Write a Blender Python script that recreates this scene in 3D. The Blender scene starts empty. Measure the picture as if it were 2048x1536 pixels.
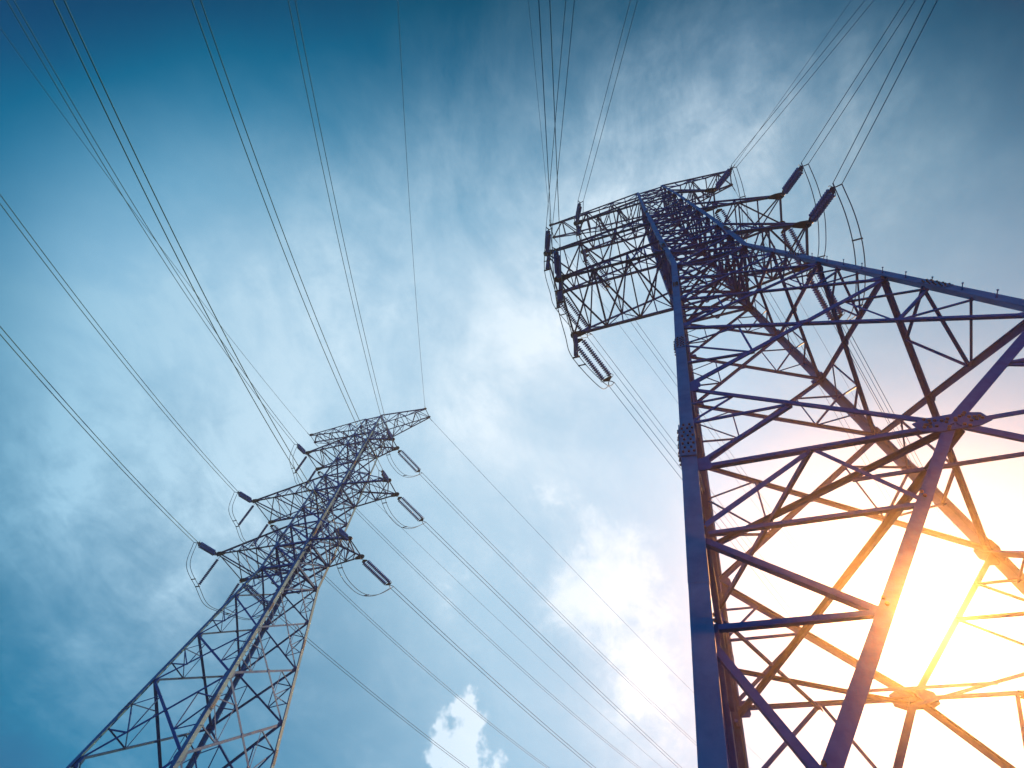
import bpy, bmesh, math, random
from mathutils import Vector, Matrix, noise

C = bpy.context.scene.collection
scene = bpy.context.scene
rnd = random.Random(7)

# ------------------------------------------------------------------ camera
CAMZ = 1.6
R_ = Vector((0.946919, 0.306342, 0.097467))
U_ = Vector((0.215952, -0.830752, 0.513046))
F_ = Vector((-0.238138, 0.464765, 0.85281))
cam = bpy.data.cameras.new('camera')
co = bpy.data.objects.new('camera', cam)
C.objects.link(co)
m = Matrix((( R_.x, U_.x, -F_.x, 0), (R_.y, U_.y, -F_.y, 0), (R_.z, U_.z, -F_.z, CAMZ), (0, 0, 0, 1)))
co.matrix_world = m
cam.sensor_width = 36.0
cam.lens = 990.867 / 2048 * 36.0
cam.clip_start = 0.05
cam.clip_end = 20000
scene.camera = co

# ------------------------------------------------------------------ sun and sky
SUN = Vector((0.3258, 0.8009, 0.5025)).normalized()
EL = math.asin(SUN.z)
AZ = math.atan2(SUN.x, SUN.y)
sun = bpy.data.lights.new('sun', 'SUN')
sun.energy = 5.0
sun.angle = math.radians(0.5)
sun.color = (1.0, 0.46, 0.12)
so = bpy.data.objects.new('sun', sun)
so.rotation_euler = SUN.to_track_quat('Z', 'Y').to_euler()
so.location = (0, 0, 80)
C.objects.link(so)

w = bpy.data.worlds.new('World')
scene.world = w
w.use_nodes = True
nt = w.node_tree
N = nt.nodes
L = nt.links
N.clear()


def nd(tree, t, **kw):
    n = tree.nodes.new(t)
    for k, v in kw.items():
        setattr(n, k, v)
    return n


def setv(n, **kw):
    for k, v in kw.items():
        n.inputs[k].default_value = v
    return n


out = nd(nt, 'ShaderNodeOutputWorld')
bg = nd(nt, 'ShaderNodeBackground')
L.new(bg.outputs[0], out.inputs[0])
tc = nd(nt, 'ShaderNodeTexCoord')
DIR = tc.outputs['Generated']


def dot(vec, src=DIR):
    n = nd(nt, 'ShaderNodeVectorMath', operation='DOT_PRODUCT')
    L.new(src, n.inputs[0])
    n.inputs[1].default_value = vec
    return n.outputs['Value']


def mth(op, a, b=None, c=None, clamp=False):
    n = nd(nt, 'ShaderNodeMath', operation=op)
    n.use_clamp = clamp
    for i, x in enumerate((a, b, c)):
        if x is None:
            continue
        if isinstance(x, (int, float)):
            n.inputs[i].default_value = x
        else:
            L.new(x, n.inputs[i])
    return n.outputs[0]


def ramp(fac, stops, interp='LINEAR'):
    n = nd(nt, 'ShaderNodeValToRGB')
    r = n.color_ramp
    r.interpolation = interp
    while len(r.elements) < len(stops):
        r.elements.new(0.5)
    for e, (pos, col) in zip(r.elements, stops):
        e.position = pos
        e.color = (*col, 1) if len(col) == 3 else col
    L.new(fac, n.inputs[0])
    return n.outputs[0]


def s2l(*c):
    return tuple((x / 255 / 12.92) if x / 255 <= 0.04045 else ((x / 255 + 0.055) / 1.055) ** 2.4 for x in c)


def smooth(v, a, b):
    n = nd(nt, 'ShaderNodeMapRange', interpolation_type='SMOOTHSTEP')
    L.new(v, n.inputs[0])
    n.inputs[1].default_value = a
    n.inputs[2].default_value = b
    return n.outputs[0]


def mix(fac, a, b, mode='MIX', clamp=False):
    n = nd(nt, 'ShaderNodeMix', data_type='RGBA', blend_type=mode)
    n.clamp_result = clamp
    for i, x in ((0, fac), (6, a), (7, b)):
        if isinstance(x, (int, float)):
            n.inputs[i].default_value = x
        elif isinstance(x, tuple):
            n.inputs[i].default_value = (*x, 1)
        else:
            L.new(x, n.inputs[i])
    return n.outputs[2]


wn = nd(nt, 'ShaderNodeTexNoise')
L.new(DIR, wn.inputs['Vector'])
setv(wn, Scale=3.0, Detail=6, Roughness=0.6)
wv = nd(nt, 'ShaderNodeVectorMath', operation='SUBTRACT')
L.new(wn.outputs['Color'], wv.inputs[0])
wv.inputs[1].default_value = (0.5, 0.5, 0.5)
wm = nd(nt, 'ShaderNodeVectorMath', operation='MULTIPLY_ADD')
L.new(wv.outputs[0], wm.inputs[0])
wm.inputs[1].default_value = (0.11, 0.11, 0.11)
L.new(DIR, wm.inputs[2])
DIRW = wm.outputs[0]
wm2 = nd(nt, 'ShaderNodeVectorMath', operation='MULTIPLY_ADD')
L.new(wv.outputs[0], wm2.inputs[0])
wm2.inputs[1].default_value = (0.035, 0.035, 0.035)
L.new(DIR, wm2.inputs[2])
DIRN = wm2.outputs[0]


def blob(d, width, soft=0.6, src=None):
    """1 round the sky direction d, 0 further than width degrees away; its edge wanders with a coarse noise"""
    c = dot(Vector(d).normalized(), src or DIRW)
    return smooth(c, math.cos(math.radians(width)), math.cos(math.radians(width * (1 - soft))))


def pxdir(px, py):
    return (F_ + R_ * ((px - 1024) / 990.867) + U_ * ((768 - py) / 990.867)).normalized()


# in view: deep blue on the side away from the sun, pale on the sun's side
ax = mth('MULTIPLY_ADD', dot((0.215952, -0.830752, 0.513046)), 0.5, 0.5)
GAIN = 0.84
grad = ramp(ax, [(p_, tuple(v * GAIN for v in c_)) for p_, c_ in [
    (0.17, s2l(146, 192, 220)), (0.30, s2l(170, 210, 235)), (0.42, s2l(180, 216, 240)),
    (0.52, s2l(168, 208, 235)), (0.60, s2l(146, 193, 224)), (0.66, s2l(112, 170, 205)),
    (0.72, s2l(60, 130, 170)), (0.77, s2l(30, 98, 138)), (0.82, s2l(12, 66, 100)), (0.86, s2l(14, 70, 110)), (0.92, (0.42, 0.70, 1.0)), (1.0, (1.25, 1.5, 1.8))]])  # end stops lie behind the camera, brightened to light the steel legs
# darker towards the two far sides of the sky
sd = dot((0.946919, 0.306342, 0.097467))
side = ramp(mth('MULTIPLY_ADD', sd, 0.5, 0.5), [(0.08, (0.5, 0.68, 0.76)), (0.17, (0.9, 0.96, 0.98)), (0.27, (1, 1, 1)),
                                              (0.68, (1, 1, 1)), (0.80, (0.50, 0.60, 0.64)), (0.9, (0.3, 0.42, 0.48))])
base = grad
# darker blue low on the left: corner vignette painted into the sky
low = blob(pxdir(-350, 1900), 46, 1.0, DIR)
base = mix(mth('MULTIPLY', low, 0.85), base, s2l(10, 96, 138))
# physical sky laid over it
sky = nd(nt, 'ShaderNodeTexSky')
sky.sky_type = 'NISHITA'
sky.sun_disc = False
sky.sun_elevation = EL
sky.sun_rotation = AZ
sky.air_density = 1.0
sky.dust_density = 1.0
base = mix(0.004, base, sky.outputs[0], 'ADD')

# clouds: noise on a high flat layer, so wisps shorten towards the horizon
sep = nd(nt, 'ShaderNodeSeparateXYZ')
L.new(DIR, sep.inputs[0])
zc = mth('MAXIMUM', mth('ADD', sep.outputs[2], 0.25), 0.05)
cmb = nd(nt, 'ShaderNodeCombineXYZ')
L.new(mth('DIVIDE', sep.outputs[0], zc), cmb.inputs[0])
L.new(mth('DIVIDE', sep.outputs[1], zc), cmb.inputs[1])


def cloud_noise(scale, detail, rough, dist, off=(0, 0, 0), sc=(1, 1, 1), rot=0.0):
    mp = nd(nt, 'ShaderNodeMapping')
    L.new(cmb.outputs[0], mp.inputs[0])
    mp.inputs['Location'].default_value = off
    mp.inputs['Rotation'].default_value = (0, 0, rot)
    mp.inputs['Scale'].default_value = sc
    n = nd(nt, 'ShaderNodeTexNoise')
    L.new(mp.outputs[0], n.inputs['Vector'])
    setv(n, Scale=scale, Detail=detail, Roughness=rough, Distortion=dist)
    return n.outputs[0]


n1 = cloud_noise(2.1, 9, 0.62, 0.9, (3.1, 0.4, 0), (1.0, 0.8, 1), 0.5)
n2 = cloud_noise(6.0, 8, 0.66, 1.1, (0.7, 8.4, 0), (1.0, 0.7, 1), 0.9)
n3 = cloud_noise(17.0, 7, 0.7, 0.8, (4.7, 2.4, 2), (1.0, 0.65, 1), 0.75)
fb = mth('ADD', mth('MULTIPLY', n1, 0.52), mth('ADD', mth('MULTIPLY', n2, 0.31), mth('MULTIPLY', n3, 0.17)))
# where the banks of cloud lie: (pixel direction, width in degrees, weight)
BANKS = [((1420, 345), 9, .85), ((1260, 290), 6, .45), ((1660, 440), 9, .42), ((1800, 560), 9, .30), ((780, 690), 11, .45), ((1010, 790), 10, .42), ((980, 540), 11, .45),
         ((270, 860), 8, 1.0), ((430, 930), 7, .95), ((130, 740), 8, .7), ((90, 600), 7, .55), ((420, 690), 7, .5), ((620, 560), 9, .30),
         ((1320, 1460), 4, .7),
         ((890, 1110), 4, .4), ((40, 1120), 4, .8), ((350, 1300), 9, .25), ((150, 980), 9, .35),  ((1100, 950), 16, .22), ((1150, 480), 14, .2)]
tot = None
for (q, wd, wt) in BANKS:
    c_ = dot(tuple(pxdir(*q)), DIRW if wd >= 7 else DIRN)
    k_ = 1.0 / (1 - math.cos(math.radians(wd * 1.25)))
    b = mth('MULTIPLY', mth('EXPONENT', mth('MULTIPLY', mth('SUBTRACT', c_, 1.0), k_)), wt * 0.74)
    tot = b if tot is None else mth('ADD', tot, b)
tot = mth('MINIMUM', tot, 1.0)
# inside the banks the noise tears the cloud into wisps
f_ = smooth(fb, 0.33, 0.66)
dens = mth('MINIMUM', mth('MULTIPLY', tot, mth('MULTIPLY_ADD', f_, 0.95, 0.24)), 1.0)
# small fair-weather puffs, rounder and brighter than the wisps
pt = None
for (q, wd, wt) in [((1045, 1040), 3.6, .95), ((1115, 1050), 2.2, .6), ((1150, 1120), 5.0, .85), ((1220, 1190), 5.0, .9), ((1310, 1215), 3.6, .6), ((975, 1495), 1.7, .28), ((900, 1120), 2.4, .5), ((1320, 1450), 4.0, .55)]:
    c_ = dot(tuple(pxdir(*q)), DIRN)
    b = mth('MULTIPLY', mth('EXPONENT', mth('MULTIPLY', mth('SUBTRACT', c_, 1.0), 1.0 / (1 - math.cos(math.radians(wd * 1.25))))), wt)
    pt = b if pt is None else mth('ADD', pt, b)
n4 = cloud_noise(9.0, 10, 0.62, 0.7, (2.3, 6.1, 1), (1.0, 0.7, 1), 0.6)
pd = mth('ADD', mth('MULTIPLY', mth('MULTIPLY_ADD', n4, 0.6, mth('MULTIPLY', n3, 0.4)), 2.6), -1.5)
pd = mth('ADD', pd, mth('MULTIPLY', pt, 0.9))
dens = mth('ADD', dens, mth('MULTIPLY', mth('MULTIPLY', smooth(pd, -0.15, 1.15), smooth(pt, 0.02, 0.75)), 0.78), clamp=True)
dens = mth('ADD', dens, mth('MULTIPLY', smooth(fb, 0.45, 0.70), mth('MULTIPLY', smooth(ax, 0.84, 0.6), 0.12)), clamp=True)
cs = dot(SUN)
ccol = ramp(cs, [(0.0, s2l(150, 190, 214)), (0.55, s2l(206, 228, 243)), (0.80, s2l(240, 248, 255)), (1.0, (1.0, 1.0, 1.0))])
col = mix(dens, base, ccol)
# lens vignette painted into the sky colour, darker away from the view's middle
far_ = smooth(dot(pxdir(1080, 880)), math.cos(math.radians(43)), math.cos(math.radians(59)))
col = mix(1.0, col, side, 'MULTIPLY')
col = mix(mth('MULTIPLY', far_, 0.9), col, mix(1.0, col, (0.10, 0.33, 0.46), 'MULTIPLY'))
# thin veil brightening round the sun
g1 = mth('POWER', mth('MAXIMUM', cs, 0.0), 9.0)
g2 = mth('POWER', mth('MAXIMUM', cs, 0.0), 80.0)
col = mix(mth('MULTIPLY', g1, 0.44), col, (0.60, 0.92, 1.22))
col = mix(mth('MULTIPLY', g2, 0.95), col, (1.0, 1.04, 1.15))
# long slanting paths through the haze dim the low sky: the sky itself is brighter and bluer there
zi = mth('DIVIDE', 1.0, mth('MAXIMUM', sep.outputs[2], 0.14))
cc3 = nd(nt, 'ShaderNodeCombineXYZ')
for i_, k_ in enumerate((0.09, 0.10, 0.12)):
    L.new(mth('EXPONENT', mth('MULTIPLY', zi, k_)), cc3.inputs[i_])
col = mix(1.0, col, cc3.outputs[0], 'MULTIPLY')
cc4 = nd(nt, 'ShaderNodeCombineXYZ')
for i_, k_ in enumerate((0.024, 0.006, 0.004)):
    L.new(mth('MULTIPLY', zi, k_), cc4.inputs[i_])
sb_ = nd(nt, 'ShaderNodeVectorMath', operation='SUBTRACT')
L.new(col, sb_.inputs[0])
L.new(cc4.outputs[0], sb_.inputs[1])
mx_ = nd(nt, 'ShaderNodeVectorMath', operation='MAXIMUM')
L.new(sb_.outputs[0], mx_.inputs[0])
mx_.inputs[1].default_value = (0.001, 0.004, 0.01)
col = mx_.outputs[0]
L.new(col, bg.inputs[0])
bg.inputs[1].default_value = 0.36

scene.view_settings.view_transform = 'Standard'
scene.view_settings.look = 'None'
scene.view_settings.exposure = 1.47
scene.view_settings.gamma = 1.0
scene.cycles.max_bounces = 5
scene.cycles.volume_bounces = 0


# ------------------------------------------------------------------ materials
def mat(name, col, rough=0.5, metal=0.0, col2=None, scale=6.0, bump=0.0, detail=6, spec=0.5):
    m_ = bpy.data.materials.new(name)
    m_.use_nodes = True
    t = m_.node_tree
    b = t.nodes['Principled BSDF']
    b.inputs['Roughness'].default_value = rough
    b.inputs['Metallic'].default_value = metal
    b.inputs['Specular IOR Level'].default_value = spec
    b.inputs['Base Color'].default_value = (*col, 1)
    if col2:
        tc_ = nd(t, 'ShaderNodeTexCoord')
        no = nd(t, 'ShaderNodeTexNoise')
        setv(no, Scale=scale, Detail=detail, Roughness=0.65)
        t.links.new(tc_.outputs['Object'], no.inputs['Vector'])
        r = nd(t, 'ShaderNodeValToRGB')
        r.color_ramp.elements[0].position = 0.32
        r.color_ramp.elements[1].position = 0.68
        r.color_ramp.elements[0].color = (*col, 1)
        r.color_ramp.elements[1].color = (*col2, 1)
        t.links.new(no.outputs[0], r.inputs[0])
        t.links.new(r.outputs[0], b.inputs['Base Color'])
        rr = nd(t, 'ShaderNodeMapRange')
        t.links.new(no.outputs[0], rr.inputs[0])
        rr.inputs[3].default_value = max(rough - 0.12, 0.05)
        rr.inputs[4].default_value = min(rough + 0.15, 1)
        t.links.new(rr.outputs[0], b.inputs['Roughness'])
        if bump:
            bm_ = nd(t, 'ShaderNodeBump')
            bm_.inputs['Strength'].default_value = bump
            bm_.inputs['Distance'].default_value = 0.02
            t.links.new(no.outputs[0], bm_.inputs['Height'])
            t.links.new(bm_.outputs[0], b.inputs['Normal'])
    return m_


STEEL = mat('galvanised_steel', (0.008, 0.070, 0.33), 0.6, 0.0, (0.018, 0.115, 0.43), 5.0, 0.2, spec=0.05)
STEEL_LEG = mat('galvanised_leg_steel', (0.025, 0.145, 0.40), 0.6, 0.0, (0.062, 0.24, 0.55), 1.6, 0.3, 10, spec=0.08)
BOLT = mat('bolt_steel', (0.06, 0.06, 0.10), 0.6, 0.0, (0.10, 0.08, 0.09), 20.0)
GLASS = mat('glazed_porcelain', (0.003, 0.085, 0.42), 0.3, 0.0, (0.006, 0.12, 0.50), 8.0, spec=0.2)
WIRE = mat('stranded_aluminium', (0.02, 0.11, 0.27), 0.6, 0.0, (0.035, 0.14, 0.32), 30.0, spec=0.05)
FIT = mat('forged_fitting', (0.008, 0.03, 0.12), 0.5, 0.0, (0.012, 0.05, 0.16), 12.0, spec=0.1)
CONC = mat('concrete', (0.30, 0.29, 0.27), 0.9, 0.0, (0.40, 0.38, 0.35), 4.0, 0.4)
GROUND = mat('field_soil_and_grass', (0.008, 0.022, 0.014), 0.95, 0.0, (0.018, 0.028, 0.022), 0.6, 0.6, 12)


# ------------------------------------------------------------------ mesh helpers
def finish(name, bm, material, parent=None, smooth_=False):
    me = bpy.data.meshes.new(name)
    bmesh.ops.recalc_face_normals(bm, faces=bm.faces)
    bm.to_mesh(me)
    bm.free()
    if smooth_:
        for f in me.polygons:
            f.use_smooth = True
    me.materials.append(material)
    o = bpy.data.objects.new(name, me)
    C.objects.link(o)
    if parent:
        o.parent = parent
    return o


def tag(o, label=None, cat=None, group=None, kind=None):
    if label:
        o['label'] = label
    if cat:
        o['category'] = cat
    if group:
        o['group'] = group
    if kind:
        o['kind'] = kind
    return o


def prism(bm, p, q, poly, a, b):
    """extrude 2d polygon (coords along a, b) from p to q"""
    v0 = [bm.verts.new(p + a * x + b * y) for x, y in poly]
    v1 = [bm.verts.new(q + a * x + b * y) for x, y in poly]
    n = len(poly)
    bm.faces.new(v0[::-1])
    bm.faces.new(v1)
    for i in range(n):
        j = (i + 1) % n
        bm.faces.new((v0[i], v0[j], v1[j], v1[i]))


def ortho(e, a):
    a = a - e * a.dot(e)
    if a.length < 1e-6:
        a = e.orthogonal()
    return a.normalized()


def angle_bar(bm, p, q, wdt, nrm, off=0.0, th=None, flip=False, corner=None):
    """steel angle between p and q. nrm = outward normal of the face it lies in.
    corner=(dirA, dirB): main leg, flanges run from the line towards dirA and dirB"""
    p = Vector(p)
    q = Vector(q)
    e = (q - p).normalized()
    th = th or max(0.012, wdt * 0.1)
    if corner:
        a = ortho(e, corner[0])
        b = ortho(e, corner[1])
        o = -wdt * .38
        poly = [(o, o), (wdt + o, o), (wdt + o, th + o), (th + o, th + o), (th + o, wdt + o), (o, wdt + o)]
        prism(bm, p, q, poly, a, b)
        return
    n = ortho(e, Vector(nrm))
    t = n.cross(e)
    if flip:
        t = -t
    n = -n
    h = wdt / 2
    o = off
    poly = [(-h, o), (h, o), (h, o + th), (-h + th, o + th), (-h + th, o + wdt * 0.8), (-h, o + wdt * 0.8)]
    prism(bm, p, q, poly, t, n)


def box(bm, c, ax_, ay, az, sx, sy, sz):
    c = Vector(c)
    prism(bm, c - az * sz / 2, c + az * sz / 2,
          [(-sx / 2, -sy / 2), (sx / 2, -sy / 2), (sx / 2, sy / 2), (-sx / 2, sy / 2)], ax_, ay)


def bolt(bm, c, n, r=0.022, h=0.03):
    n = Vector(n).normalized()
    a = n.orthogonal().normalized()
    b = n.cross(a)
    poly = [(r * math.cos(i * math.pi / 3), r * math.sin(i * math.pi / 3)) for i in range(6)]
    prism(bm, Vector(c), Vector(c) + n * h, poly, a, b)


def tube(bm, pts, r, seg=6):
    rings = []
    n = len(pts)
    prev = None
    for i, p in enumerate(pts):
        e = (pts[min(i + 1, n - 1)] - pts[max(i - 1, 0)]).normalized()
        a = ortho(e, prev if prev is not None else Vector((0, 0, 1)))
        prev = a
        b = e.cross(a)
        rings.append([bm.verts.new(p + a * (r * math.cos(2 * math.pi * k / seg)) + b * (r * math.sin(2 * math.pi * k / seg))) for k in range(seg)])
    for i in range(n - 1):
        for k in range(seg):
            k2 = (k + 1) % seg
            bm.faces.new((rings[i][k], rings[i][k2], rings[i + 1][k2], rings[i + 1][k]))
    bm.faces.new(rings[0][::-1])
    bm.faces.new(rings[-1])


def lathe(bm, base, axis, prof, seg=14):
    """prof = (distance along axis, radius)"""
    a = axis.orthogonal().normalized()
    b = axis.cross(a)
    rings = []
    for d, r in prof:
        rings.append([bm.verts.new(base + axis * d + a * (r * math.cos(2 * math.pi * k / seg)) + b * (r * math.sin(2 * math.pi * k / seg))) for k in range(seg)])
    for i in range(len(prof) - 1):
        for k in range(seg):
            k2 = (k + 1) % seg
            bm.faces.new((rings[i][k], rings[i][k2], rings[i + 1][k2], rings[i + 1][k]))
    bm.faces.new(rings[0][::-1])
    bm.faces.new(rings[-1])


# ------------------------------------------------------------------ ground
T1 = Vector((-31.5263, 27.5644, -0.2161))
T2 = Vector((4.8997, 11.0968, 0.0))


def ground_z(x, y):
    d2 = math.hypot(x - T2.x, y - T2.y)
    d1 = math.hypot(x - T1.x, y - T1.y)
    hump = 1.55 / (1 + math.exp(min((d2 - 9.3) / 0.75, 60))) + 1.35 / (1 + math.exp(min((d1 - 10.5) / 1.2, 60)))
    far = min(math.hypot(x, y) / 400, 1)
    und = noise.noise(Vector((x * .012, y * .012, 0))) * 5 * far + noise.noise(Vector((x * .15, y * .15, 3))) * .12
    dc = math.hypot(x, y)
    return hump * (1 - 0.7 * math.exp(-(dc / 2.5) ** 2)) + und


bm = bmesh.new()
coords = []
s = -1500.0
xs = []
k = 0
n_half = 70
for i in range(-n_half, n_half + 1):
    t = i / n_half
    xs.append(math.copysign(abs(t) ** 2.6 * 1800 + abs(t) * 45, t))
grid = [[bm.verts.new((x, y + 12, ground_z(x, y + 12))) for y in xs] for x in xs]
for i in range(len(xs) - 1):
    for j in range(len(xs) - 1):
        bm.faces.new((grid[i][j], grid[i + 1][j], grid[i + 1][j + 1], grid[i][j + 1]))
g = finish('ground', bm, GROUND, smooth_=True)
tag(g, kind='structure')

# ------------------------------------------------------------------ lattice tower (local coordinates, z up from the datum)
Z0, Z1, Z2, Z3, Z4, Z5 = 27.4287, 24.5091, 20.9909, 17.508, 12.6739, 9.1465
ZL, ZM, ZU, ZT = 29.7856, 37.0635, 44.7794, 50.0
ZF = 2.27                                                # where the lowest diagonals meet the leg
LOW_W = 1.756


def hw(z):
    if z <= Z0:
        return LOW_W + 0.1396 * (Z0 - z), LOW_W + 0.1448 * (Z0 - z)
    ks = [(Z0, 1.756), (ZL, 1.78), (ZM, 1.5539), (ZU, 1.3366), (ZT, 1.08)]
    for (a, wa), (b, wb) in zip(ks, ks[1:]):
        if z <= b:
            r = wa + (wb - wa) * (z - a) / (b - a)
            return r, r
    return 1.08, 1.08


SG = [(-1, -1), (1, -1), (1, 1), (-1, 1)]               # corners: near left, near right, far right, far left


def cor(i, z):
    wx, wy = hw(z)
    return Vector((SG[i % 4][0] * wx, SG[i % 4][1] * wy, z))


FACES = [(0, 1, Vector((0, -1, 0.14))), (1, 2, Vector((1, 0, 0.14))), (2, 3, Vector((0, 1, 0.14))), (3, 0, Vector((-1, 0, 0.14)))]
DATA = {
    'l': dict(z=ZL, h=2.45, L=7.9129, R=5.4429, bL=1.8774, bR=1.159),
    'm': dict(z=ZM, h=2.2, L=9.0019, R=6.5961, bL=1.5713, bR=0.9366),
    'u': dict(z=ZU, h=1.9, L=6.8001, R=4.2422, bL=1.2614, bR=0.639),
    'e': dict(z=ZT, h=-2.3, L=9.4191, R=6.8766, bL=0.5972, bR=0.6137)}
PANELS_UP = [Z0, ZL, ZL + 2.45, 34.65, ZM, ZM + 2.2, 42.05, ZU, ZU + 1.9, ZT - 1.6, ZT]


def lerp(a, b, t):
    return a + (b - a) * t


class Bars:
    """gathers loose bars; the largest become parts of their own, the many small ones stay one part"""

    def __init__(self, name, limit, stuff_label=None):
        self.name, self.limit, self.items = name, limit, []

    def add(self, p, q, wdt, nrm, off=0.0, flip=False, pri=0.0):
        p, q = Vector(p), Vector(q)
        self.items.append((-(q - p).length * wdt * (30.0 / (8 + max(p.z, 0))) - pri, len(self.items), (p, q, wdt, nrm, off, None, flip)))

    def done(self, parent):
        self.items.sort(key=lambda t: t[:2])
        rest = bmesh.new()
        n = 0
        for k_, (_, _, a) in enumerate(self.items):
            if k_ < self.limit:
                bm = bmesh.new()
                angle_bar(bm, *a)
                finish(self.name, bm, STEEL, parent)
            else:
                angle_bar(rest, *a)
                n += 1
        if n:
            tag(finish(self.name, rest, STEEL, parent), kind='stuff')
        else:
            rest.free()


def bar_into(dst, p, q, wdt, nrm, off=0.0, flip=False):
    if isinstance(dst, Bars):
        dst.add(p, q, wdt, nrm, off, flip)
    else:
        angle_bar(dst, p, q, wdt, nrm, off, flip=flip)


def make_tower():
    root = bpy.data.objects.new('lattice_tower', None)
    C.objects.link(root)
    off = lambda: rnd.uniform(0.004, 0.016)
    # ---- four main legs
    legs = []
    cut = [1.75, 6.2, 12.2, 18.3, 24.0, Z0, 33.3, 38.2, 43.5, 47.5, ZT]
    wid = [.275, .285, .29, .28, .27, .255, .235, .215, .195, .18]
    for i in range(4):
        sx, sy = SG[i]
        bm = bmesh.new()
        bb = bmesh.new()
        splices = []
        for a, b, wd in zip(cut, cut[1:], wid):
            p, q = cor(i, a), cor(i, b)
            angle_bar(bm, p, q, wd, None, corner=(Vector((-sx, 0, 0)), Vector((0, -sy, 0))), th=0.03)
        # splice plates with bolt rows
        for zc_, ln, wd in ((9.95, 1.3, .29), (15.6, .9, .27), (22.8, .8, .25), (30.8, .7, .20), (40.6, .6, .175)):
            c = cor(i, zc_)
            e = (cor(i, zc_ + 1) - cor(i, zc_ - 1)).normalized()
            for d, n in ((Vector((-sx, 0, 0)), Vector((0, sy, 0))), (Vector((0, -sy, 0)), Vector((sx, 0, 0)))):
                d_ = ortho(e, d)
                n_ = e.cross(d_)
                if n_.dot(n) < 0:
                    n_ = -n_
                sb = bmesh.new()
                box(sb, c + d_ * (wd * .12 + .008) + n_ * (0.011 + wd * .40), d_, n_, e, wd, 0.022, ln)
                splices.append(sb)
                for kk in range(8):
                    zz = (kk - 3.5) * ln / 8.6
                    for x in ((.30, .72) if kk % 2 else (.18, .55, .88)):
                        bolt(bb, c + e * zz + d_ * wd * (x - .38) + n_ * (0.022 + wd * .40), n_, 0.024, 0.034)
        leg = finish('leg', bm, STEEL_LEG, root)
        for sb in splices:
            finish('splice_plate', sb, STEEL_LEG, leg)
        tag(finish('bolt', bb, BOLT, leg), kind='stuff')
        legs.append(leg)
        # step bolts on two opposite legs
        if i in (1, 3):
            z = 3.2
            kk = 0
            while z < 27.2:
                bm = bmesh.new()
                if kk % 2 == 0:
                    n = Vector((0, sy, 0))
                    d = Vector((-sx, 0, 0))
                else:
                    n = Vector((sx, 0, 0))
                    d = Vector((0, -sy, 0))
                c = cor(i, z) + d * 0.06 + n * .08
                lathe(bm, c, n, [(0, .012), (.03, .028), (.045, .028), (.046, .011), (.21, .011), (.211, .024), (.23, .024)], 8)
                finish('step_bolt', bm, STEEL, leg)
                z += 0.48
                kk += 1
    # ---- concrete piers
    for i in range(4):
        c = cor(i, 1.75)
        bm = bmesh.new()
        pr = [(-.5, -.5), (.5, -.5), (.5, .5), (-.5, .5)]
        X, Y = Vector((1, 0, 0)), Vector((0, 1, 0))
        b0 = c + Vector((-SG[i][0] * .18, -SG[i][1] * .18, 0))
        prism(bm, b0 + Vector((0, 0, -2.0)), b0 + Vector((0, 0, -0.06)), pr, X, Y)
        prism(bm, b0 + Vector((0, 0, -0.06)), b0, [(x * .94, y * .94) for x, y in pr], X, Y)
        finish('concrete_footing', bm, CONC, root)
        bm = bmesh.new()
        box(bm, b0 + Vector((0, 0, .02)), X, Y, Vector((0, 0, 1)), .62, .62, .04)
        for sx in (-1, 1):
            for sy in (-1, 1):
                bolt(bm, b0 + Vector((sx * .25, sy * .25, .04)), (0, 0, 1), .03, .09)
        finish('base_plate', bm, STEEL, root)

    plate_list = []
    pbolts = bmesh.new()
    sec = Bars('secondary_brace', 99)
    diag = Bars('diagonal_brace', 99)
    pb = Bars('plan_brace', 100)

    def plate(c, ex, ez, n, sx, sz, cutc=.3, bolts=True, d=0.03, rows=None):
        """clipped-corner gusset in the plane ex, ez"""
        n = Vector(n).normalized()
        ex = ortho(n, Vector(ex))
        ez = n.cross(ex)
        cx, cz = sx / 2, sz / 2
        k_ = cutc
        poly = [(-cx, -cz * (1 - k_)), (-cx * (1 - k_), -cz), (cx * (1 - k_), -cz), (cx, -cz * (1 - k_)), (cx, cz * (1 - k_)), (cx * (1 - k_), cz), (-cx * (1 - k_), cz), (-cx, cz * (1 - k_))]
        plate_list.append((-sx * sz * 30 / (8 + c.z), len(plate_list), (Vector(c) - n * d, Vector(c) - n * (d - 0.02), poly, ex, ez)))
        return ex, ez, n

    def single(name, p, q, wd, nrm, o=None, flip=False):
        if name == 'diagonal_brace':
            diag.add(p, q, wd, nrm, off() if o is None else o, flip)
            return
        bm = bmesh.new()
        angle_bar(bm, p, q, wd, nrm, off() if o is None else o, flip=flip)
        return finish(name, bm, STEEL, root)

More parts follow.
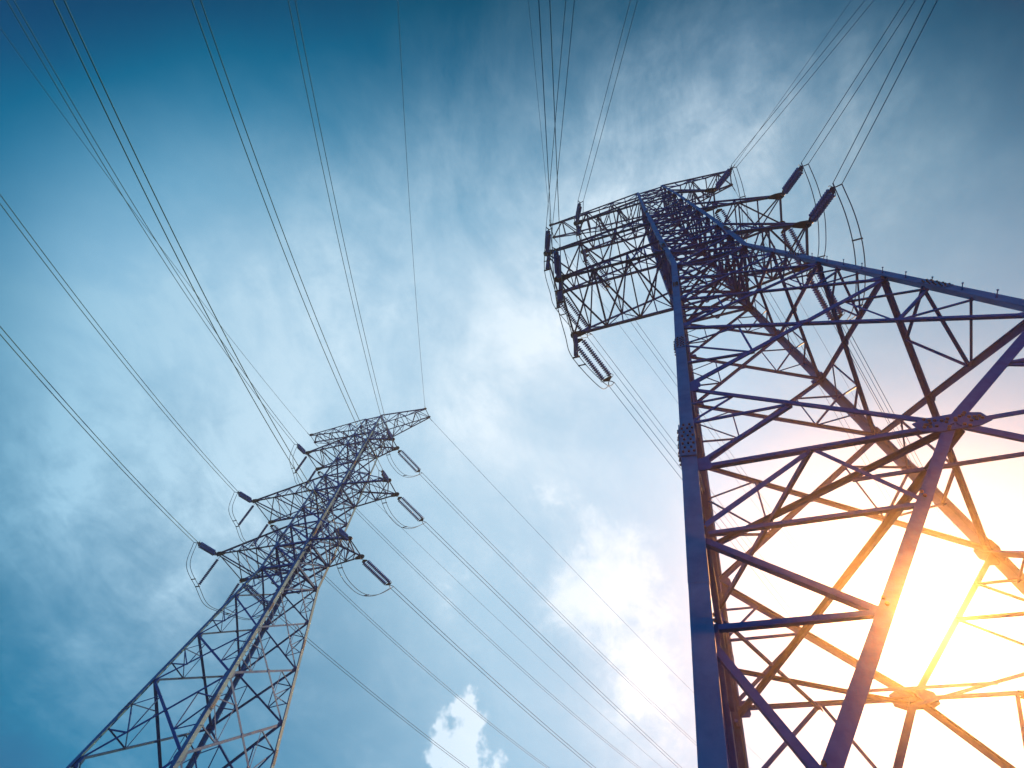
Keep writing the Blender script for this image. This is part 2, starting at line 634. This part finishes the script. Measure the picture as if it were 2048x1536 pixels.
    # ---- cross-braced panels of the body, four faces
    for fi, (i, j, n) in enumerate(FACES):
        lv = [Z4, Z3, Z2, Z1, Z0]
        wds = [.155, .135, .12, .11]
        for (za, zb, wd) in zip(lv, lv[1:], wds):
            A, B, A2, B2 = cor(i, za), cor(j, za), cor(i, zb), cor(j, zb)
            single('diagonal_brace', A, B2, wd, n, 0.034, flip=True)
            single('diagonal_brace', B, A2, wd, n, 0.034 + wd * .1 + 0.004)
            # crossing point: widths in inverse ratio
            wa = (B - A).length
            wb = (B2 - A2).length
            t = wa / (wa + wb)
            X_ = lerp(A, B2, t)
            rw = wd * .5
            for (lo, hi) in ((A, A2), (B, B2)):
                p37, p67 = lerp(lo, hi, .36), lerp(lo, hi, .67)
                q1 = lerp(lo, X_, .55)
                q2 = lerp(hi, X_, .52)
                bar_into(sec, p37, q1, rw, n, .07 + off())
                bar_into(sec, p67, q1, rw, n, .085 + off(), flip=True)
                bar_into(sec, p67, q2, rw * .9, n, .075 + off(), flip=True)
                bar_into(sec, q1, q2, rw * .8, n, .105 + off())
            for c_, dr in ((A, B - A), (B, A - B)):
                e_ = dr.normalized()
                plate(c_ + e_ * .28, e_, None, n, .30, .38 if za < 15 else .32, .35, d=.02)
            plate(X_, (B - A), None, n, .24, .24, .3, d=.03)
        # K panel
        A4, B4, A5, B5 = cor(i, Z4), cor(j, Z4), cor(i, Z5), cor(j, Z5)
        G = (A5 + B5) / 2
        single('diagonal_brace', A4, G, .13, n, .036, flip=True)
        single('diagonal_brace', B4, G, .19, n, .040)
        single('horizontal_strut', A5, G, .105, n, .044)
        single('horizontal_strut', G, B5, .105, n, .044, flip=True)
        AF, BF = cor(i, ZF), cor(j, ZF)
        single('diagonal_brace', G, AF, .165, n, .030)
        single('diagonal_brace', G, BF, .165, n, .030, flip=True)
        ex = (B5 - A5).normalized()
        gx, gz, gn = plate(G, ex, None, n, 1.02, .46, .42, d=.026)
        for bx, bz in ((-.44, .02), (-.42, .02), (-.34, .05), (-.5, -.07), (-.4, -.08), (-.3, -.1), (.5, .02), (.42, .02), (.34, .05), (.5, -.07), (.4, -.08), (.3, -.1),
                       (-.3, .17), (-.22, .13), (-.36, .24), (.3, .17), (.22, .13), (.36, .24), (-.13, -.2), (-.18, -.28), (.13, -.2), (.18, -.28), (-.08, .0), (.08, .0), (.12, .08), (-.12, .08), (0, .12)):
            bolt(pbolts, G + gx * bx * .84 + gz * bz * .76 - gn * .006, gn, .026, .03)
        # sub-bracing of the K panel
        for (s5, s4, cc, foot) in ((A5, A4, i, AF), (B5, B4, j, BF)):
            Q = lerp(G, s4, .5)
            am = cor(cc, 10.9)
            bar_into(sec, Q, am, .09, n, .06 + off())
            bar_into(sec, Q, lerp(s5, am, 0.03), .085, n, .085 + off(), flip=True)
            bar_into(sec, lerp(Q, s4, .5), cor(cc, 11.8), .07, n, .06 + off())
            bar_into(sec, lerp(Q, s4, .5), am, .07, n, .09 + off())
            R1 = lerp(s5, G, .5)
            zs = [Z5, 7.4, 5.65, 3.9]
            lg = [cor(cc, z) for z in zs]
            dg = [lerp(G, foot, (Z5 - z) / (Z5 - ZF)) for z in zs]
            bar_into(sec, R1, lg[1], .10, n, .07 + off())
            bar_into(sec, R1, dg[1], .085, n, .07 + off(), flip=True)
            bar_into(sec, lg[1], dg[1], .075, n, .105 + off())
            bar_into(sec, lg[1], dg[2], .11, n, .125 + off())
            bar_into(sec, lg[2], dg[2], .08, n, .09 + off())
            bar_into(sec, lg[2], dg[3], .10, n, .12 + off())
            bar_into(sec, lg[3], dg[3], .075, n, .09 + off())
            for c_, dr in ((s4, G - s4), (s5, G - s5), (foot, G - foot)):
                e_ = dr.normalized()
                plate(c_ + e_ * .25, ex, None, n, .32, .4, .35, d=.02)
            for q_ in (dg[1], dg[2], dg[3], lg[1] + ex * (.18 if cc == i else -.18), lg[2] + ex * (.18 if cc == i else -.18)):
                bolt(pbolts, q_ - gn * .0 + gn * 0.002, gn, .024, .03)
                bolt(pbolts, q_ + Vector((0, 0, .08)) + gn * 0.002, gn, .024, .03)
        # upper body
        for k_, (za, zb) in enumerate(zip(PANELS_UP, PANELS_UP[1:])):
            A, B, A2, B2 = cor(i, za), cor(j, za), cor(i, zb), cor(j, zb)
            wd = .155 - .005 * k_
            single('diagonal_brace', A, B2, wd, n, .026, flip=True)
            single('diagonal_brace', B, A2, wd, n, .026 + wd * .1 + .003)
            if k_ in (0, 1, 2, 4, 5, 7, 8, 9):
                bar_into(sec, A, B, wd * (1.3 if k_ in (0, 1, 4, 7) else .9), n, .05 + off())
            if za < 42:
                X_ = lerp(A, B2, (B - A).length / ((B - A).length + (B2 - A2).length))
                for (lo, hi) in ((A, A2), (B, B2)):
                    mid = lerp(lo, hi, .5)
                    bar_into(sec, mid, lerp(lo, X_, .55), wd * .5, n, .06 + off())
                    bar_into(sec, mid, lerp(hi, X_, .55), wd * .5, n, .06 + off())
            for c_, dr in ((A, B - A), (B, A - B)):
                e_ = dr.normalized()
                plate(c_ + e_ * .2, e_, None, n, .38, .42, .35, d=.018)
        bar_into(sec, cor(i, ZT), cor(j, ZT), .12, n, .04)

    # ---- horizontal frames (plan bracing)
    UPN = Vector((0, 0, 1))
    for z, wd in ((Z0, .12), (ZL, .12), (ZL + 2.45, .09), (ZM, .11), (ZM + 2.2, .09), (ZU, .10), (ZU + 1.9, .08), (ZT, .08)):
        cs_ = [cor(k_, z) for k_ in range(4)]
        bar_into(pb, cs_[0], cs_[2], wd, UPN, .10)
        bar_into(pb, cs_[1], cs_[3], wd, UPN, .13)
        ms = [(cs_[k_] + cs_[(k_ + 1) % 4]) / 2 for k_ in range(4)]
        for k_ in range(4):
            bar_into(pb, ms[k_], ms[(k_ + 1) % 4], wd * .6, UPN, .15 + .005 * k_)
    wx5, wy5 = hw(Z5)
    V = Vector
    for sy in (-1, 1):
        Gp = V((0, sy * wy5, Z5))
        for sx in (-1, 1):
            bar_into(pb, Gp, V((sx * wx5, sy * 2.2, Z5)), .10, UPN, .09 + .004 * sx)
        bar_into(pb, V((-1.55, sy * 3.55, Z5)), V((1.55, sy * 3.55, Z5)), .10, UPN, .14)
    for sx in (-1, 1):
        Gp = V((sx * wx5, 0, Z5))
        for sy in (-1, 1):
            bar_into(pb, Gp, V((sx * 2.2, sy * wy5, Z5)), .11, UPN, .10 + .004 * sy)
    bar_into(pb, V((0, -wy5, Z5)), V((-wx5, wy5, Z5)), .12, UPN, .18)

    # ---- crossarms
    for lvl, D in DATA.items():
        z, h = D['z'], D['h']
        for sx, Ln, bw in ((-1, D['L'], D['bL']), (1, D['R'], D['bR'])):
            earth = lvl == 'e'
            cw = .165 if not earth else .125
            zb_ = z
            zt_ = z + h
            ci = (0, 3) if sx < 0 else (1, 2)
            bodyB = [cor(c, min(zb_, ZT)) for c in ci]
            bodyT = [cor(c, zt_) for c in ci]
            tip = [V((sx * Ln, -bw, z)), V((sx * Ln, bw, z))]
            ao = bpy.data.objects.new('crossarm' if not earth else 'earth_wire_arm', None)
            C.objects.link(ao)
            ao.parent = root
            ao.location = (sx * 1.2, 0, z)
            shift = Matrix.Translation((-sx * 1.2, 0, -z))
            lace = bmesh.new()
            npn = (6 if sx < 0 else 4) if not earth else (7 if sx < 0 else 5)
            for k_ in (0, 1):
                for args in ((bodyB[k_], tip[k_], cw, V((0, 0, -1)), 0.0, None, k_ == 0),
                             (bodyT[k_], tip[k_] + V((0, 0, .12 if h > 0 else -.12)), cw * .85, V((0, 0, 1)), 0.0, None, k_ == 1)):
                    arm = bmesh.new()
                    angle_bar(arm, *args)
                    arm.transform(shift)
                    finish('chord', arm, STEEL, ao)
            # side faces: zigzag
            for k_ in (0, 1):
                ny = V((0, -1 if k_ == 0 else 1, 0))
                for t_ in range(npn):
                    a0, a1 = t_ / npn, (t_ + 1) / npn
                    b0_, b1_ = lerp(bodyB[k_], tip[k_], a0), lerp(bodyB[k_], tip[k_], a1)
                    t0_, t1_ = lerp(bodyT[k_], tip[k_], a0), lerp(bodyT[k_], tip[k_], a1)
                    if t_ % 2 == 0:
                        angle_bar(lace, b0_, t1_, .085, ny, .02 + off())
                    else:
                        angle_bar(lace, t0_, b1_, .085, ny, .02 + off())
                    if t_ > 0:
                        angle_bar(lace, b0_, t0_, .07, ny, .045 + off())
            # bottom and top planes
            for quad, nz, o_ in ((bodyB, -1, .03), (bodyT, 1, .05)):
                for t_ in range(npn):
                    a0, a1 = t_ / npn, (t_ + 1) / npn
                    p0, p1 = lerp(quad[0], tip[0], a0), lerp(quad[1], tip[1], a0)
                    q0, q1 = lerp(quad[0], tip[0], a1), lerp(quad[1], tip[1], a1)
                    nn = V((0, 0, nz))
                    if nz < 0 and lvl in 'lm' and t_ % 2 == 0 and t_ + 2 <= npn:
                        r0, r1 = lerp(quad[0], tip[0], min(1, (t_ + 2) / npn)), lerp(quad[1], tip[1], min(1, (t_ + 2) / npn))
                        angle_bar(lace, p0, r1, .10, nn, o_)
                        angle_bar(lace, p1, r0, .10, nn, o_ + .02)
                    elif nz > 0 or lvl not in 'lm':
                        if t_ % 2 == 0:
                            angle_bar(lace, p0, q1, .085, nn, o_ + off())
                        else:
                            angle_bar(lace, p1, q0, .085, nn, o_ + off())
                    if t_ > 0 and (nz > 0 or t_ % 2 == 0):
                        angle_bar(lace, p0, p1, .075, nn, o_ + .04 + off())
            lace.transform(shift)
            tag(finish('lacing', lace, STEEL, ao), kind='stuff')
            eb = bmesh.new()
            angle_bar(eb, tip[0], tip[1], .115 if not earth else .08, V((0, 0, -1)), .0)
            eb.transform(shift)
            finish('end_beam', eb, STEEL, ao)
            for k_, tp in enumerate(tip):
                gp = bmesh.new()
                sc_ = 1.0 if not earth else .55
                e_ = (bodyB[k_] - tp).normalized()
                s_ = V((0, 0, 1)).cross(e_).normalized()
                for dz, th_ in ((-.03, .03), (.10, .03)):
                    prism(gp, tp + V((0, 0, dz - th_ / 2)), tp + V((0, 0, dz + th_ / 2)),
                          [(-.22 * sc_, -.09 * sc_), (-.1 * sc_, -.19 * sc_), (.3 * sc_, -.17 * sc_), (.72 * sc_, -.08 * sc_), (.72 * sc_, .08 * sc_), (.3 * sc_, .17 * sc_), (-.1 * sc_, .19 * sc_), (-.22 * sc_, .09 * sc_)], e_, s_)
                box(gp, tp + V((0, 0, -.12 * sc_)), V((1, 0, 0)), V((0, 1, 0)), V((0, 0, 1)), .05, .2 * sc_, .22 * sc_)
                gp.transform(shift)
                finish('tip_plate', gp, FIT, ao)
    for b_ in (sec, diag, pb):
        b_.done(root)
    plate_list.sort(key=lambda t: t[:2])
    rest = bmesh.new()
    for k_, (_, _, a_) in enumerate(plate_list):
        if k_ < 99:
            bm = bmesh.new()
            prism(bm, *a_)
            finish('gusset_plate', bm, STEEL, root)
        else:
            prism(rest, *a_)
    tag(finish('gusset_plate', rest, STEEL, root), kind='stuff')
    tag(finish('bolt', pbolts, BOLT, root), kind='stuff')
    return root


def copy_tree(o, parent=None):
    c = o.copy()
    C.objects.link(c)
    c.parent = parent
    for ch in list(o.children):
        copy_tree(ch, c)
    return c


near = make_tower()
far_t = copy_tree(near)
near.location = T2
far_t.location = T1
tag(near, 'huge near lattice tower, its splayed steel legs rising at the right edge against the sun', 'electricity pylon', 'steel transmission towers')
tag(far_t, 'smaller farther lattice tower standing whole on the left against plain blue sky', 'electricity pylon', 'steel transmission towers')

# ------------------------------------------------------------------ conductors, insulators, jumpers
SPAN = {'b1uL': (-0.19265, 0.34832, 0.00309), 'b1lR': (-0.21589, 0.27968, 0.00363), 'b1mR': (-0.13847, 0.1261, 0.00272),
        'b1uR': (-0.34888, 0.32822, 0.00278), 'b1eR': (-0.38496, 0.19425, 0.00178), 'b1eL': (-0.1658, 0.34988, 0.00145),
        'b1mL': (-0.2751, 0.41178, 0.00425), 'b1lL': (-0.3158, 0.35655, 0.00377),
        'f1uR': (0.33783, 0.05125, 0.00053), 'f1mR': (0.37523, 0.08854, 0.00036), 'f1lR': (0.30, 0.05, 0.0008),
        'f1eR': (0.36554, 0.06628, 0.00037), 'f1uL': (0.31145, 0.07998, 0.00088), 'f1eL': (0.34604, 0.07063, 0.0004),
        'f1mL': (0.20206, 0.02, 0.00096), 'f1lL': (0.22177, 0.03074, 0.00089),
        'b2mL': (-0.36664, 0.22127, 0.00121), 'b2lL': (-0.21669, 0.20523, 0.0013), 'b2eL': (-0.18634, 0.2385, 0.0012),
        'b2uL': (-0.48697, 0.22299, 0.00118), 'b2eR': (-0.70779, 0.26199, 0.00113), 'b2uR': (-0.79586, 0.27759, 0.00143),
        'b2mR': (-0.58758, 0.24224, 0.00142), 'b2lR': (-0.47214, 0.17824, 0.00267),
        'f2lL': (0.36633, 0.04328, 0.00039), 'f2mL': (0.3648, 0.04507, 0.00043), 'f2uL': (0.36992, 0.06127, 0.00041),
        'f2eL': (0.38081, 0.05935, 0.00041), 'f2lR': (0.366, 0.05, 0.0004), 'f2mR': (0.366, 0.05, 0.0004),
        'f2uR': (0.366, 0.055, 0.0004), 'f2eR': (0.37, 0.06, 0.0004)}
LV = {'l': 'lowest', 'm': 'middle', 'u': 'upper', 'e': 'top'}
SD = {'L': 'left', 'R': 'right'}
TW = {1: 'far left tower', 2: 'near right tower'}
GAP = 0.42


BACK = {'b2lR': (-0.38397, 0.6, -0.36639, 0.2969, 0.00331), 'b2mR': (-0.43633, 0.7, -0.53662, 0.32746, 0.00213),
        'b2uR': (-0.62832, 0.74, -0.76582, 0.35218, 0.00171), 'b2mL': (-0.38397, 0.65, -0.37052, 0.2955, 0.00202),
        'b2lL': (-0.22689, 0.58, -0.22824, 0.30223, 0.00203), 'b2uL': (-0.40143, 0.72, -0.49611, 0.29138, 0.00211),
        'b1lL': (0.01745, 0.27, -0.36412, 0.29934, 0.00171), 'b1mL': (-0.08727, 0.42, -0.31968, 0.3423, 0.00205),
        'b1uL': (-0.27925, 0.51, -0.24702, 0.37391, 0.00293), 'b1lR': (-0.20944, 0.4, -0.265, 0.28995, 0.00328),
        'b1mR': (-0.29671, 0.49, -0.28444, 0.3408, 0.00306), 'b1uR': (-0.29671, 0.47, -0.35349, 0.26742, 0.00201)}


def curve_pt(S, back, prm, t):
    phi, s_, c_ = prm
    sg = -1 if back else 1
    return Vector((S.x + math.sin(phi) * sg * t, S.y + math.cos(phi) * sg * t, S.z - s_ * t + c_ * t * t))


def tip_of(T, lvl, side, back):
    D = DATA[lvl]
    b = D['b' + side]
    return T + Vector(((-D['L'] if side == 'L' else D['R']), (-b if back else b), D['z'] - .12))


DISC = [(0, .03), (.03, .045), (.05, .06), (.065, .145), (.085, .165), (.10, .15), (.105, .07), (.12, .04), (.155, .03)]


def disc_string(parent, p, e, n_disc, pitch, rscale=1.0):
    bm = bmesh.new()
    prof = []
    for k_ in range(n_disc):
        for d, r in DISC:
            prof.append((k_ * pitch + d * pitch / .16, r * rscale if r > .05 else r))
    lathe(bm, p, e, prof, 12)
    return finish('insulator_discs', bm, GLASS, parent, True)


def tension_set(T, num, lvl, side, back):
    key = ('b' if back else 'f') + str(num) + lvl + side
    S = tip_of(T, lvl, side, back)
    p0 = S.copy()
    if back:
        prm = BACK[key][2:]
        ph, sl = BACK[key][:2]
        e = Vector((-math.sin(ph), -math.cos(ph), -sl)).normalized()
    else:
        prm = SPAN[key]
        e = (curve_pt(S, back, prm, 4.0) - p0).normalized()
    lat = e.cross(Vector((0, 0, 1))).normalized()
    up = lat.cross(e)
    root = bpy.data.objects.new('insulator_string', None)
    C.objects.link(root)
    root.location = p0
    inv = lambda v: v - p0
    spread = .26 if not back else .15
    sdir = lat if not back else (up * .96 + lat * .28).normalized()
    # hardware: shackle and yoke
    bm = bmesh.new()
    tube(bm, [inv(p0), inv(p0 + e * .28)], .028, 6)
    finish('shackle', bm, FIT, root)
    a0, n_d, pitch = (.55, 19, .158) if not back else (.42, 12, .142)
    a1 = a0 + n_d * pitch
    for aa, sg in ((a0 - .15, 1), (a1 + .16, -1)):
        bm = bmesh.new()
        c = inv(p0 + e * aa)
        poly = [(-spread - .07, .10 * sg), (-spread + .02, .14 * sg), (spread - .02, .14 * sg), (spread + .07, .10 * sg), (spread + .04, 0), (.08, -.13 * sg), (-.08, -.13 * sg), (-spread - .04, 0)]
        nn = sdir.cross(e).normalized()
        prism(bm, c - nn * .014, c + nn * .014, poly, sdir, e)
        finish('yoke_plate', bm, FIT, root)
    for s_ in (-1, 1):
        b0 = inv(p0 + e * a0 + sdir * spread * s_)
        disc_string(root, b0, e, n_d, pitch, 1.0 if not back else .95)
        bm = bmesh.new()
        tube(bm, [inv(p0 + e * (a0 - .11) + sdir * spread * s_), b0], .02, 6)
        tube(bm, [b0 + e * (n_d * pitch - .02), inv(p0 + e * (a1 + .14) + sdir * spread * s_)], .02, 6)
        finish('link_rod', bm, FIT, root)
    # grading ring seen at the line end
    bm = bmesh.new()
    cc = inv(p0 + e * (a1 + .05))
    ring = [cc + sdir * ((spread + .20) * math.cos(2 * math.pi * k_ / 20)) + e * (.16 * math.sin(2 * math.pi * k_ / 20)) for k_ in range(13 if back else 21)]
    tube(bm, ring, .016, 6)
    finish('grading_ring', bm, FIT, root)
    # small spreader to the two conductors
    endc = a1 + (.62 if not back else .52)
    bm = bmesh.new()
    cA = inv(p0 + e * (a1 + .30))
    for s_ in (-1, 1):
        tube(bm, [cA, cA + e * .12 + lat * GAP / 2 * s_ * .6, inv(p0 + e * endc + lat * GAP / 2 * s_)], .03, 6)
    finish('twin_clamp', bm, FIT, root)
    way = 'viewer side' if back else 'away side'
    tag(root, 'double insulator string, %s, on %s %s arm of %s' % (way, LV[lvl], SD[side], TW[num]), 'insulator', 'tension insulator strings')
    # conductors
    ends = []
    t0 = 0.0 if back else endc / math.sqrt(1 + prm[1] ** 2)
    W0 = p0 + e * endc if back else S
    latw = Vector((-math.cos(prm[0]), math.sin(prm[0]), 0)) if back else lat
    if latw.dot(lat) < 0:
        latw = -latw
    tend = (62 if num == 1 else 48) if back else (190 if num == 1 else 200)
    for s_ in (-1, 1):
        pts = []
        for k_ in range(65):
            t = t0 + (tend - t0) * (k_ / 64) ** 1.6
            pts.append(curve_pt(W0, back, prm, t) + latw * GAP / 2 * s_)
        org = pts[0].copy()
        ends.append(org)
        bm = bmesh.new()
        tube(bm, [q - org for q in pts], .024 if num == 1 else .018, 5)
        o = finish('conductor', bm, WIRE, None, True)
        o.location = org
        # which of the pair lies further left in view
        lft = (lat * s_).dot(R_) < 0
        tag(o, '%s wire of the pair running %s from %s %s arm, %s' % ('left' if lft else 'right', 'overhead' if back else 'away', LV[lvl], SD[side], TW[num]),
            'power line', 'twin conductors of the lines')
    return ends, root, p0 + e * endc, lat


def hanging(T, num, lvl, k_):
    D = DATA[lvl]
    b = D['bL']
    tp = T + Vector((-D['L'] + .12, (-b + .18) if k_ == 0 else (b - .18), D['z'] - .2))
    e = Vector((0, 0, -1))
    root = bpy.data.objects.new('insulator_string', None)
    C.objects.link(root)
    root.location = tp
    bm = bmesh.new()
    tube(bm, [Vector((0, 0, 0)), Vector((0, 0, -.3))], .02, 6)
    finish('link_rod', bm, FIT, root)
    disc_string(root, Vector((0, 0, -.28)), e, 17, .155, .82)
    bm = bmesh.new()
    zb = -.28 - 17 * .155
    tube(bm, [Vector((0, 0, zb)), Vector((0, 0, zb - .18))], .03, 6)
    box(bm, Vector((0, 0, zb - .2)), Vector((1, 0, 0)), Vector((0, 1, 0)), Vector((0, 0, 1)), .44, .08, .06)
    finish('jumper_clamp', bm, FIT, root)
    tag(root, '%s hanging jumper insulator under %s left arm of %s' % ('nearer' if k_ == 0 else 'farther', LV[lvl], TW[num]), 'insulator', 'hanging jumper insulators')
    return tp + Vector((0, 0, zb - .24))


def catmull(P, n=14):
    P = [P[0] * 2 - P[1]] + P + [P[-1] * 2 - P[-2]]
    o = []
    for i in range(1, len(P) - 2):
        for k_ in range(n):
            t = k_ / n
            a, b, c, d = P[i - 1], P[i], P[i + 1], P[i + 2]
            o.append(.5 * ((2 * b) + (c - a) * t + (2 * a - 5 * b + 4 * c - d) * t * t + (3 * b - a - 3 * c + d) * t ** 3))
    o.append(P[-2])
    return o


for num, T in ((2, T2), (1, T1)):
    for lvl in 'lmu':
        for side in 'LR':
            eb, rb, cb, lb = tension_set(T, num, lvl, side, True)
            ef, rf, cf, lf = tension_set(T, num, lvl, side, False)
            if side == 'L':
                h0 = hanging(T, num, lvl, 0)
                h1 = hanging(T, num, lvl, 1)
            for q, s_ in enumerate((-1, 1)):
                # lat of the two ends point opposite ways: join outer to outer
                A = cb + lb * GAP / 2 * s_
                B = cf - lf * GAP / 2 * s_
                dx = Vector((lb.x * GAP / 2 * s_ * .9, 0, 0))
                if side == 'L':
                    P = [A, lerp(A, h0, .30) + Vector((0, 0, -1.05)) + dx * .3, h0 + dx, lerp(h0, h1, .5) + dx + Vector((0, 0, -.45)), h1 + dx, lerp(h1, B, .70) + Vector((0, 0, -1.05)) + dx * .3, B]
                else:
                    sag = 2.7
                    P = []
                    for k_ in range(9):
                        t = k_ / 8
                        wgt = 1 - abs(2 * t - 1) ** 2.4
                        P.append(lerp(A, B, t) + Vector((-0.2 * wgt, 0, -sag * wgt)))
                pts = catmull(P, 8)
                org = pts[0].copy()
                bm = bmesh.new()
                tube(bm, [v - org for v in pts], .024, 5)
                o = finish('jumper_cable', bm, WIRE, None, True)
                o.location = org
                tag(o, '%s looping jumper cable below %s %s arm of %s' % ('outer' if dx.x * (-1 if side == 'L' else 1) > 0 else 'inner', LV[lvl], SD[side], TW[num]), 'cable', 'jumper loops')
                if q == 0:
                    for fr in (.28, .72):
                        c = pts[int(fr * (len(pts) - 1))] - org
                        bm = bmesh.new()
                        box(bm, c - dx, Vector((1, 0, 0)), Vector((0, 1, 0)), Vector((0, 0, 1)), abs(dx.x) * 2 + .1, .05, .07)
                        finish('spacer', bm, FIT, o)
    # earth wires
    for side in 'LR':
        for back in (True, False):
            key = ('b' if back else 'f') + str(num) + 'e' + side
            prm = SPAN[key]
            S = tip_of(T, 'e', side, back)
            tend = (62 if num == 1 else 48) if back else 200
            pts = [curve_pt(S, back, prm, tend * (k_ / 60) ** 1.6) for k_ in range(61)]
            bm = bmesh.new()
            tube(bm, [v - S for v in pts], .019 if num == 1 else .014, 5)
            o = finish('earth_wire', bm, WIRE, None, True)
            o.location = S
            tag(o, 'thin single wire running %s from top %s arm of %s' % ('overhead' if back else 'away', SD[side], TW[num]), 'power line', 'earth wires')
            bm = bmesh.new()
            e = (pts[1] - pts[0]).normalized()
            tube(bm, [Vector((0, 0, 0.12)), Vector((0, 0, 0)), e * .6], .035, 6)
            finish('dead_end_clamp', bm, FIT, o)

# ------------------------------------------------------------------ thin haze, added so the low sun glows orange over the steel
bm = bmesh.new()
bmesh.ops.create_cube(bm, size=1.0)
hz = bpy.data.materials.new('haze')
hz.use_nodes = True
ht = hz.node_tree
ht.nodes.clear()
ho = nd(ht, 'ShaderNodeOutputMaterial')
hv = nd(ht, 'ShaderNodeVolumePrincipled')
hv.inputs['Color'].default_value = (0.86, 0.66, 0.48, 1)
hv.inputs['Density'].default_value = 0.0018
hv.inputs['Anisotropy'].default_value = 0.92
ht.links.new(hv.outputs[0], ho.inputs['Volume'])
hb = finish('haze', bm, hz)
hb.scale = (4200, 4200, 66)
hb.location = (0, 0, 22)
tag(hb, kind='stuff')
